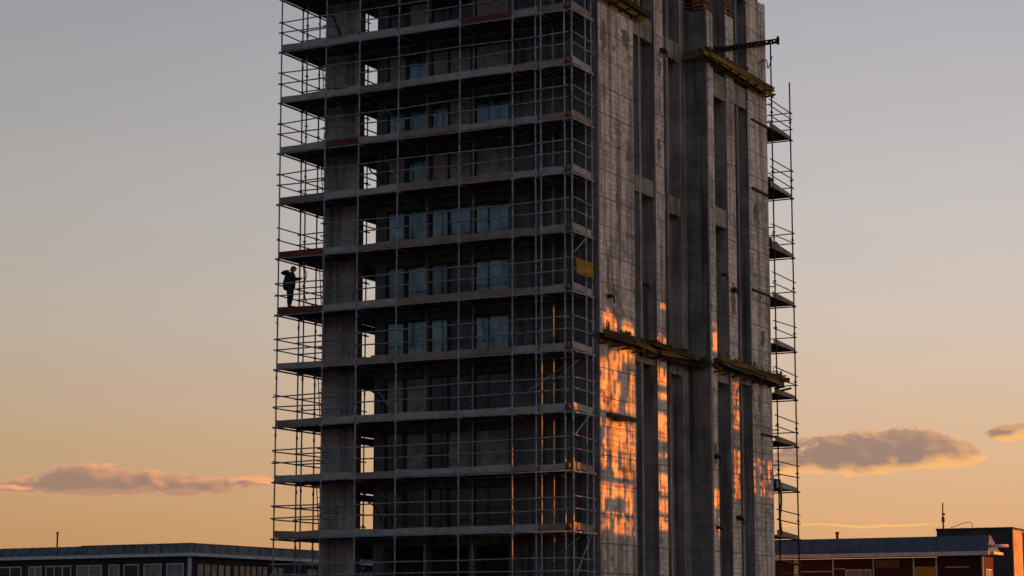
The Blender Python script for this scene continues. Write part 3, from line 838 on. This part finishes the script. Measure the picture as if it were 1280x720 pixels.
# the hose he holds
wl = Matrix.Translation(loc) @ Matrix.Rotation(R(-8), 4, 'Z') @ Matrix.Diagonal((PS*1.25, PS*1.2, PS, 1))
m = MB()
gp = Vector(wrR)+Vector((.085,.045,0))
pts = [gp+Vector((.0,.0,.32)), gp+Vector((.02,0,.15)), gp, gp+Vector((-.03,0,-.3)), gp+Vector((-.02,.02,-.75)), gp+Vector((.06,.03,-1.02)), gp+Vector((.22,.0,-1.1)), gp+Vector((.3,-.03,-1.2))]
pts = [wl @ p for p in pts]
out = []
for i in range(len(pts)-1):
    p0, p1, p2, p3 = pts[max(i-1,0)], pts[i], pts[i+1], pts[min(i+2,len(pts)-1)]
    for k in range(5):
        t = k/5; out.append(.5*((2*p1)+(p2-p0)*t+(2*p0-5*p1+4*p2-p3)*t*t+(3*p1-p0-3*p2+p3)*t**3))
out.append(pts[-1]); m.path(out, .03, 8)
tag(m.build('hose', M['rubber']), 'thick black hose held upright in front of the worker on the red edged deck', 'hose')

# ------------------------------------------------------------------ low office building (left)
LB = (-20.26, 140.0, 0.0)
office = thing('office_building', 'low flat roofed office with weathered parapet and a row of pale framed windows', 'building', LB, R(-30))
H = 7.1
def xw(px): return (px-240)/2748*140/math.cos(R(30))*1.0   # measured along the facade
wins = [(-11.6,-13.5+.0)]
WL = [(-13.6,-12.45,2),(-12.1,-9.9,3),(-9.45,-7.3,2),(-6.75,-5.85,1),(-5.5,-4.25,1),(-3.85,-2.4,1),(-2.0,-.62,1)]
WLx = [(-17.2,-14.2,3),(-20.4,-17.7,3)]
WL = WLx + WL
z0w, z1w = 4.9, 6.52
m = MB(); wall_mesh(m, -30, 0, 0, H-.12, [(a,b,z0w,z1w) for a,b,_ in WL], lambda u, w, z: (u, w, z), .25)
RWN = [(.55,4.2),(4.35,8.2),(8.5,10.0),(12.5,16.0),(17,22)]
wall_mesh(m, .25, 30, 0, H-.12, [(a,b,4.7,6.55) for a,b in RWN], lambda u, w, z: (-w, u, z), .25)
m.box(-29.9,-.3,29.7,29.95,0,H-.12); m.box(-30,-29.8,.26,29.7,0,H-.12)
m.build('wall', M['officewall'], office)
m = MB(); m.box(-30.2,.12,-.25,30,H-.11,H+.02); m.build('roof', M['roofmetal'], office)
m = MB(); m.box(-30.2,.35,-.42,-.26,H-.16,H+.05,.004); m.box(.13,.33,-.25,30,H-.16,H+.05,.004); m.build('eave_trim', M['white'], office)
m = MB(); m.box(-9.0,.05,-.15,.1,H+.06,H+.62); m.box(-.15,.1,.11,29.8,H+.055,H+.6); 
for k in range(13): m.box(-8.6+k*.62,-8.55+k*.62,-.19,-.152,H+.1,H+.55,.01)
for k in range(22): m.box(.102,.14,.9+k*1.25,.97+k*1.25,H+.1,H+.55,.01)
m.box(-9.0,.12,-.19,.13,H+.625,H+.68,.005); m.box(-.18,.13,.135,29.8,H+.61,H+.67,.005)
m.build('parapet', M['parapet'], office)
m = MB(); m.hexa([(-30,-.2,H+.05),(-9.02,-.2,H+.05),(-9.02,1.2,H+.05),(-30,1.2,H+.05),(-30,.35,H+.66),(-9.02,.35,H+.66),(-9.02,1.2,H+.7),(-30,1.2,H+.7)])
for k in range(26): m.bar((-29.6+k*.8,-.22,H+.07),(-29.6+k*.8,.33,H+.68),.035,.04)
m.build('roof_upstand', M['roofmetal'], office)
m = MB(); m.box(-.28,.015,-.035,-.003,0,H-.17); m.build('corner_post', M['white'], office)
for (a,b,n) in WL:
    m = MB(); t = .07
    m.box(a,b,-.02,.1,z1w-t,z1w); m.box(a,b,-.02,.1,z0w,z0w+t)
    for k in range(n+1):
        x = a+(b-a-t)*k/n; m.box(x,x+t,-.02,.1,z0w+t,z1w-t)
    f = m.build('window', M['white'], office)
    m = MB(); m.box(a+.02,b-.02,.05,.06,z0w+.02,z1w-.02); m.build('pane', M['glassblack' if rnd.random() < .4 else 'glassdim'], f)
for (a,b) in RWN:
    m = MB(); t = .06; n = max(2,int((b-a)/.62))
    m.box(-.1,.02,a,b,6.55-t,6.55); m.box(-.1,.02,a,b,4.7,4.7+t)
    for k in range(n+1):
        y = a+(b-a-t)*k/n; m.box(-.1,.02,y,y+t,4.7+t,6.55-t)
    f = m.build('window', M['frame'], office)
    m = MB(); m.box(-.06,-.05,a+.02,b-.02,4.72,6.53); m.build('pane', M['skytone'], f)
lp = (-30.85,150,7.0)
pole = thing('vent_pole', 'thin dark pole standing alone on the office roof at the far left', 'pole', lp)
m = MB(); m.tube((0,0,0),(0,0,1.85),.055,8); m.build('shaft', M['dsteel'], pole)
m = MB(); m.tube((0,0,1.8),(0,0,1.95),.085,8); m.build('cap', M['dsteel'], pole)

# plain unseen block added behind the tower to keep sun off the office
rb = thing('office_shade_block', 'plain grey block added unseen behind the tower to shade the office', 'building', (11.0, 86.0, 0), 0)
m = MB(); wall_mesh(m, -9, 1, 0, 11, [(-8.2+k*2.3,-6.9+k*2.3,zz,zz+1.6) for k in range(4) for zz in (1.2,4.4,7.6)], lambda u, w, z: (u, 44+w, z), .3)
m.box(.7,1,44.301,82,0,11); m.box(-9,.699,81.7,82,0,11); m.box(-9,-8.7,44.301,81.699,0,11); m.build('wall', M['conc'], rb)
m = MB(); m.box(-9.1,1.1,43.9,82.1,11.003,11.25); m.build('roof', M['roofmetal'], rb)
# ------------------------------------------------------------------ red workshop (right)
RB = (28.75, 135.0, 0.0)
shop = thing('red_workshop', 'low dark red workshop with a blue grey sheet roof and white eave', 'building', RB, R(-28.1))
H = 6.75
m = MB()
wall_mesh(m, -32, 0, 0, H, [(-8.85,-7.15,3.6,6.05)], lambda u, w, z: (u, w, z), .25)
wall_mesh(m, .25, 2.1, 0, H, [(.5,1.7,4.2,6.0)], lambda u, w, z: (-w, u, z), .25)
m.box(-32,-31.8,.26,2.1,0,H); m.box(-31.8,-.3,1.85,2.1,0,H)
m.build('wall', M['redwall'], shop)
m = MB(); m.hexa([(-32.2,-.45,H+.28),(.45,-.45,H+.28),(.45,2.2,H+.28),(-32.2,2.2,H+.28),(-32.2,.7,H+1.3),(.2,.7,H+1.3),(.2,1.0,H+1.3),(-32.2,1.0,H+1.3)])
for k in range(40): m.bar((-31.8+k*.8,-.46,H+.3),(-31.8+k*.8,.68,H+1.31),.012,.012)
m.build('roof', M['roofmetal'], shop)
m = MB(); m.box(-32.3,.5,-.62,-.46,H+.06,H+.3,.004); m.build('eave_trim', M['white'], shop)
m = MB(); m.box(.1,.8,-.455,1.6,H+.1,H+.26,.004); m.build('canopy', M['white'], shop)
m = MB(); m.box(-32.2,.05,-.455,-.02,H+.02,H+.1); m.build('eave_soffit', M['frame'], shop)
for x, w in ((-12.1,.30),(-9.65,.07),(-7.0,.07),(-4.4,.09),(-2.95,.09),(-.06,.1)):
    m = MB(); m.box(x-w/2,x+w/2,-.06,-.003,0,H-.02); m.build('batten', M['white'], shop)
m = MB(); m.box(-11.9,-9.7,-.03,-.003,5.95,6.0); m.box(-9.6,-8.85,-.03,-.003,6.1,6.14); m.box(-2.4,-.9,-.03,-.003,6.1,6.15); m.build('rail_strip', M['white'], shop)
m = MB()
m.box(-8.85,-7.15,-.03,.1,6.0,6.07); m.box(-8.85,-8.78,-.03,.1,3.6,6.0); m.box(-7.22,-7.15,-.03,.1,3.6,6.0); m.box(-7.9,-7.83,-.03,.1,3.6,6.0)
f = m.build('window', M['white'], shop); m = MB(); m.box(-8.8,-7.2,.05,.06,3.62,6.02); m.build('pane', M['glassdim'], f)
m = MB(); m.box(-.1,.03,.5,1.7,5.94,6.0); m.box(-.1,.03,.5,.57,4.2,5.94); m.box(-.1,.03,1.63,1.7,4.2,5.94); m.box(-.1,.03,1.07,1.14,4.2,5.94)
f = m.build('window', M['white'], shop); m = MB(); m.box(-.06,-.05,.52,1.68,4.22,5.98); m.build('pane', M['glassdim'], f)
m = MB(); m.box(-6.85,-5.3,-.08,-.003,6.15,6.62); m.build('plaque', M['plaque'], shop)
m = MB(); m.box(-4.33,-3.01,-.04,-.003,3.4,6.18)
for k in range(6): m.box(-4.33,-3.01,-.05,-.041,3.6+k*.4,3.64+k*.4)
m.build('panel', M['ypanel'], shop)
m = MB(); m.tube((.3,.2,H+.62),(1.5,.2,H+.62),.09,8); m.build('gutter_pipe', M['white'], shop)
vp = thing('roof_vent', 'short dark vent stub on the red workshop roof ridge', 'vent', (20.9,142.0,7.9))
m = MB(); m.tube((0,0,0),(0,0,.55),.09,8); m.build('pipe', M['dsteel'], vp); m = MB(); m.tube((0,0,.55),(0,0,.66),.13,8); m.build('cap', M['dsteel'], vp)

# ------------------------------------------------------------------ dark block (far right)
BB = (37.36, 165.0, 0.0)
blk = thing('dark_block', 'plain dark navy block with a sunlit tan side behind the red workshop', 'building', BB, R(-26))
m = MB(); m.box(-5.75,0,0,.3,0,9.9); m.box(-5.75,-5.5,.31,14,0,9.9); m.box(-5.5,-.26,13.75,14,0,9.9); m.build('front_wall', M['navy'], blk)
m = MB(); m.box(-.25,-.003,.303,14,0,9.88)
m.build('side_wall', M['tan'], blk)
m = MB(); m.box(-5.8,.05,-.06,.34,9.905,10.05,.004); m.box(-.2,.06,.345,14,9.9,10.04,.004); m.build('coping', M['dsteel'], blk)
m = MB(); m.box(.0,.12,3.2,3.45,0,9.8); m.build('downpipe', M['rust'], blk)
m = MB(); m.box(-5.45,-.3,.35,13.7,9.5,9.7); m.build('roof', M['roofmetal'], blk)
mast = thing('antenna_mast', 'slim antenna mast on the corner of the dark block roof', 'antenna', (32.42,166.0,9.7))
m = MB(); m.tube((0,0,0),(0,0,2.2),.07,8,.045); m.build('pole', M['dsteel'], mast)
m = MB(); m.box(-.1,.1,-.1,.1,.75,1.15,.01); m.box(-.08,.14,-.08,.08,1.3,1.42,.01); m.build('antenna_box', M['dsteel'], mast)
m = MB(); 
pts = [(32.9,165.6,10.02),(33.3,165.6,10.15),(33.8,165.6,10.35),(34.3,165.6,10.45),(34.5,165.6,10.3),(34.55,165.6,10.02)]
m.path(pts, .024, 7)
tag(m.build('roof_cable', M['dsteel']), 'bent cable arching up from the roof edge of the dark block', 'cable')

# ------------------------------------------------------------------ unseen shade shell (added off to the right, its holes shape the tower's sunlight)
SEL, SAZ = R(4.5), R(10)          # sun in the tower frame
SX, SY, SZ = math.cos(SEL)*math.cos(SAZ), math.cos(SEL)*math.sin(SAZ), math.sin(SEL)
XB = 90.0
def lit(y, z):
    """Holes cut in the added shade shell, by the spot on the tower side (x = 0) that they light."""
    r = mnoise.noise(Vector((y*1.1+31, z*1.1, 4.0)))*.5+.5
    def hs(a, b, c):
        q = math.sin(a*127.1 + b*311.7 + c*74.7)*43758.5453; return q - math.floor(q)
    row = math.floor(z/.42)
    h1 = hs(math.floor((y+.23*(row % 2))/.5), row, 1)
    h2 = hs(math.floor(y/.255), math.floor((z+hs(math.floor(y/.255), 5, 9))/1.35), 2)
    h3 = hs(math.floor(y/.17), math.floor(z/.3), 3)
    r2 = .6 + .4*(h1-.5) + .66*(h2-.5) + .3*(h3-.5) + .25*mnoise.noise(Vector((y*.9, z*.8, 2.0)))
    if y > 0 and (y % .51) < .086 and hs(math.floor(y/.51), math.floor(z/.9), 4) > .55: return False
    if y > 0 and ((z+.1*hs(math.floor(y/.51), 3, 3)) % .43) < .1 and hs(math.floor(y/.8), math.floor(z/.43), 6) > .62: return False
    f = y/4.0
    if -2.17 < y < -2.06: return (6 < z < 13.5 and r > .35) or (13.5 <= z < 16.5 and r > .62)
    if -.31 < y < -.15: return 6 < z < 17 and r2 > .42
    if -1.92 < y < -1.76: return 5.5 < z < 10.5
    if -2.62 < y < -2.2: return (6.4 < z < 7.2 or 9.1 < z < 9.7 or 12 < z < 12.2)
    if y < .1: return False
    if 15.2 < z < 15.95 and y < 19: return False
    if 11.68 < z < 12.08 and y < 4: return False
    if .03 <= f <= .965:
        if z > 17: return False
        if z > 15.9: return (.1 < f < .5 and z < 16.8 - .9*abs(f-.25)*2 and r2 > .3) or (f > .6 and r2 > .6 and z < 16.5)
        if z > 15.3: return .3 < f < .5
        if z > 14.95: return f > .55
        if z > 14.5: return .25 < f and r2 > .4
        if z > 14.05: return .03 < f < .62 and r2 > .2
        if z > 13.6: return ((.03 < f < .5) or f > .82) and r2 > .25
        if z > 12.9: return f < .38 or (f < .58 and r2 > .5) or f > .78
        if z > 12.15: return (f < .55 or f > .64) and r2 > .28
        if z > 10.3: return r2 > .4
        if z > 9.4: return (f < .2 or .33 < f < .5 or .6 < f < .78 or f > .86) and r2 > .22
        if z > 9.05: return .38 < f < .97 and r2 > .3
        if z > 8.8: return False
        if z > 8.1: return (f < .58 and r2 > .25) or r2 > .55
        if z > 7.5: return f > .68 and r2 > .4 or f < .12
        if z > 6.5: return r2 > .52
        return False
    if 6.47 < y < 7.6:
        for a, b in ((17.6,17.95),(15.5,16.4),(13.9,14.7),(13.2,13.5),(11.2,12.5),(10.4,10.6),(8.6,9.6),(7.7,8.4),(6.9,7.5)):
            if a < z < b: return r2 > (.5 if z > 15 else .2)
    if 10.78 < y < 11.75:
        return (14.9 < z < 17.3 and r2 > .5) or (8.1 < z < 9.0) or (6.5 < z < 8 and r2 > .62)
    if 13.4 < y < 14.5:
        return (13.4 < z < 14.6 and r2 > .5) or (12.2 < z < 13.2 and r2 > .3) or (8.6 < z < 11.2 and r2 > .35)
    if 16 < y < 18.6: return 9.0 < z < 10.9 and r2 > .5 + .12*(y-16)/2
    return False
shell = thing('unseen_shade_shell', 'unseen shell added off to the right, its holes shape the sunlight on the tower', 'building', TLOC, TR)
m = MB()
cell = .1
cy = .085
y0c, y1c, z0c, z1c = -4.5, 34.0, 4.0, 20.0
dy, dz = XB*SY/SX, XB*SZ/SX
def bx(a, b, c, d): m.box(XB, XB+.25, a+dy, b+dy, c+dz, d+dz)
ny = int((19.4+4.5)/cy); nz = int((18.4-5.4)/cell)
for k in range(nz):
    z = 5.4 + k*cell; start = None
    for i in range(ny+1):
        y = -4.5 + i*cy
        solid = i < ny and not lit(y+cy/2, z+cell/2)
        if solid and start is None: start = y
        if not solid and start is not None: bx(start, y, z, z+cell-.0005); start = None
zt = 5.4+nz*cell
m.box(XB, XB+.25, -4.5+dy, 24+dy, 0, 5.4+dz); m.box(XB, XB+.25, -4.5+dy, 24+dy, zt+dz, 47.5)
m.box(XB, XB+.25, -4.5+ny*cy+dy, 24+dy, 5.4+dz+.001, zt+dz-.001)
m.build('wall', M['shadeshell'], shell)
for yy in (-4.5+dy, 24+dy-.3):
    m = MB(); m.box(XB+.251, XB+8, yy, yy+.3, 0, 47.5); m.build('end_wall', M['shadeshell'], shell)

# ------------------------------------------------------------------ sun
ca, sa = math.cos(TR), math.sin(TR)
S = Vector((SX*ca - SY*sa, SX*sa + SY*ca, SZ))
sl = bpy.data.lights.new('sun', 'SUN'); sl.energy = 6.6; sl.color = (1.0, .222, .0); sl.angle = R(.13)
so = bpy.data.objects.new('sun', sl); COL.objects.link(so); so.location = (60, 60, 40)
so.rotation_euler = S.to_track_quat('Z', 'Y').to_euler()

# ------------------------------------------------------------------ world: dusk sky
w = bpy.data.worlds.new('World'); scene.world = w; w.use_nodes = True
nt = NT(w.node_tree); nt.n.clear()
out = nt.new('ShaderNodeOutputWorld')
tc = nt.new('ShaderNodeTexCoord'); V = tc.outputs['Generated']
x, y, z = nt.sep(V)
sky = nt.new('ShaderNodeTexSky', sky_type='NISHITA'); sky.sun_disc = False
sky.sun_elevation = SEL; sky.sun_rotation = math.atan2(S.x, S.y); sky.air_density = 1.2; sky.dust_density = 2.0
bg1 = nt.new('ShaderNodeBackground'); nt.l.new(sky.outputs[0], bg1.inputs[0]); bg1.inputs[1].default_value = .05
def lin(c): return tuple(((v/255)/12.92 if v/255 <= .04045 else ((v/255+.055)/1.055)**2.4) for v in c)
front = nt.ramp(z, [(0.0, (.60,.28,.11)), (.035, (.62,.31,.137)), (.08, (.595,.362,.222)), (.14, (.54,.425,.37)),
                    (.19, (.472,.421,.413)), (.28, (.352,.329,.368)), (.45, lin((108,114,130))), (1.0, lin((48,58,86)))])
back = nt.ramp(z, [(0.0, lin((116,117,130))), (.2, lin((114,119,136))), (.5, lin((92,101,122))), (1.0, lin((54,64,90)))])
G = Vector((math.sin(R(55)), math.cos(R(55)), 0))
hl = nt.math('SQRT', nt.math('ADD', nt.math('MULTIPLY', x, x), nt.math('MULTIPLY', y, y)))
cosg = nt.math('DIVIDE', nt.math('ADD', nt.math('MULTIPLY', x, G.x), nt.math('MULTIPLY', y, G.y)), nt.math('MAXIMUM', hl, .001))
gl = nt.smooth(cosg, -.8, .22)
col = nt.mix(gl, back, front)
# slow brightening to the right across the view
az = nt.math('DIVIDE', x, nt.math('MAXIMUM', y, .05))
brt = nt.smooth(az, -.36, .24, .715, 1.09)
br = nt.new('ShaderNodeVectorMath', operation='SCALE'); nt.put(br.inputs[0], col); nt.put(br.inputs['Scale'], brt); col = br.outputs[0]
el = nt.math('DIVIDE', z, nt.math('MAXIMUM', y, .05))
front_only = nt.smooth(y, .3, .5)
# clouds: long flat cumulus near the horizon (az = x/y, el = z/y)
def cloud_density(azv, elv, clouds, seed, fine=True):
    tot = None
    p = nt.comb(nt.math('MULTIPLY', azv, 95.0), nt.math('MULTIPLY', elv, 165.0), seed)
    n1 = nt.noise(p, .46, 8 if fine else 1.5, .55); n2 = nt.noise(p, 1.5, 6 if fine else 0, .6)
    nn = nt.math('ADD', nt.math('MULTIPLY', nt.math('SUBTRACT', n1, .5), 2.2), nt.math('MULTIPLY', nt.math('SUBTRACT', n2, .5), 2.0 if fine else .25))
    for (a0, e0, ra, re_up, re_dn, k) in clouds:
        da = nt.math('DIVIDE', nt.math('SUBTRACT', azv, a0), ra)
        de0 = nt.math('SUBTRACT', elv, e0)
        up = nt.math('MAXIMUM', nt.math('DIVIDE', de0, re_up), nt.math('DIVIDE', nt.math('MULTIPLY', de0, -1.0), re_dn))
        r = nt.math('SUBTRACT', 1.0, nt.math('ADD', nt.math('POWER', nt.math('ABSOLUTE', da), 2.4), nt.math('MULTIPLY', up, up)))
        dd = nt.math('ADD', r, nt.math('MULTIPLY', nn, k))
        dd = nt.math('ADD', dd, 0.0)
        tot = dd if tot is None else nt.math('MAXIMUM', tot, dd)
    return tot
CL = [(-.222, .0680, .022, .0024, .0020, .8), (-.178, .0690, .062, .0080, .0048, .85), (-.192, .0715, .026, .0090, .0055, .8), (-.115, .0705, .012, .0018, .0018, .8),
      (.166, .0850, .047, .0105, .0085, .85), (.140, .0790, .045, .0062, .0060, .9), (.192, .0835, .024, .0075, .0072, .8), (.234, .0930, .019, .0046, .0040, .7),
      (.166, .0512, .030, .0007, .0006, .9), (.14,.0512,.018,.0005,.0005,.9), (-.228,.0685,.014,.0018,.0012,.7), (-.12,.0722,.01,.0012,.001,.8)]
wv = nt.noise(nt.comb(nt.math('MULTIPLY', az, 40.0), 0.0, 1.0), 1.0, 3, .5)
el0 = el
el = nt.math('ADD', el, nt.math('MULTIPLY', nt.math('SUBTRACT', wv, .5), .0045))
d0 = cloud_density(az, el, CL, 3.0)
dl = cloud_density(az, el, CL, 3.0, False)
d1 = cloud_density(nt.math('ADD', az, .006), nt.math('ADD', el, -.0030), CL, 3.0, False)
d2 = cloud_density(nt.math('ADD', az, .003), nt.math('ADD', el, .0022), CL, 3.0, False)
alpha = nt.math('MULTIPLY', nt.smooth(d0, .0, .30), front_only)
core = nt.smooth(d0, .0, .55)
low = nt.math('MULTIPLY', nt.smooth(nt.math('SUBTRACT', nt.math('ADD', dl, nt.math('MULTIPLY', nt.math('SUBTRACT', d0, dl), .5)), d1), .2, 1.15), nt.smooth(az, -.16, .02, .3, .85))
topr = nt.math('MULTIPLY', nt.smooth(nt.math('SUBTRACT', dl, d2), .15, .75), nt.smooth(az, -.1, .1, .9, .45))
edge = nt.math('ADD', low, topr, clamp=True)
shade = nt.mix(core, rgb(lin((198,144,118))), rgb(lin((136,104,103))))
litc = nt.mix(nt.smooth(az, -.1, .1), rgb(lin((240,158,112))), rgb(lin((255,184,108))))
cc = nt.mix(nt.math('MULTIPLY', edge, .95, clamp=True), shade, litc)
thin = nt.smooth(el, .054, .0575)
cc = nt.mix(thin, rgb(lin((240,178,110))), cc)
hz = nt.noise(nt.comb(nt.math('MULTIPLY', az, 7.0), nt.math('MULTIPLY', el0, 55.0), 2.0), 1.0, 5, .6, .6)
hv = nt.new('ShaderNodeVectorMath', operation='SCALE'); nt.put(hv.inputs[0], col); nt.put(hv.inputs['Scale'], nt.math('ADD', .955, nt.math('MULTIPLY', hz, .09)))
col = hv.outputs[0]
col = nt.mix(nt.math('MULTIPLY', alpha, .93), col, cc)
bg2 = nt.new('ShaderNodeBackground'); nt.put(bg2.inputs[0], col); bg2.inputs[1].default_value = 1.0
ad = nt.new('ShaderNodeAddShader'); nt.l.new(bg1.outputs[0], ad.inputs[0]); nt.l.new(bg2.outputs[0], ad.inputs[1])
nt.l.new(ad.outputs[0], out.inputs[0])

scene.view_settings.view_transform = 'Standard'; scene.view_settings.look = 'None'; scene.view_settings.exposure = 0; scene.view_settings.gamma = 1
scene.render.engine = 'CYCLES'
scene.cycles.max_bounces = 6; scene.cycles.diffuse_bounces = 3
scene.cycles.use_denoising = True
scene.cycles.use_adaptive_sampling = True; scene.cycles.adaptive_threshold = .03
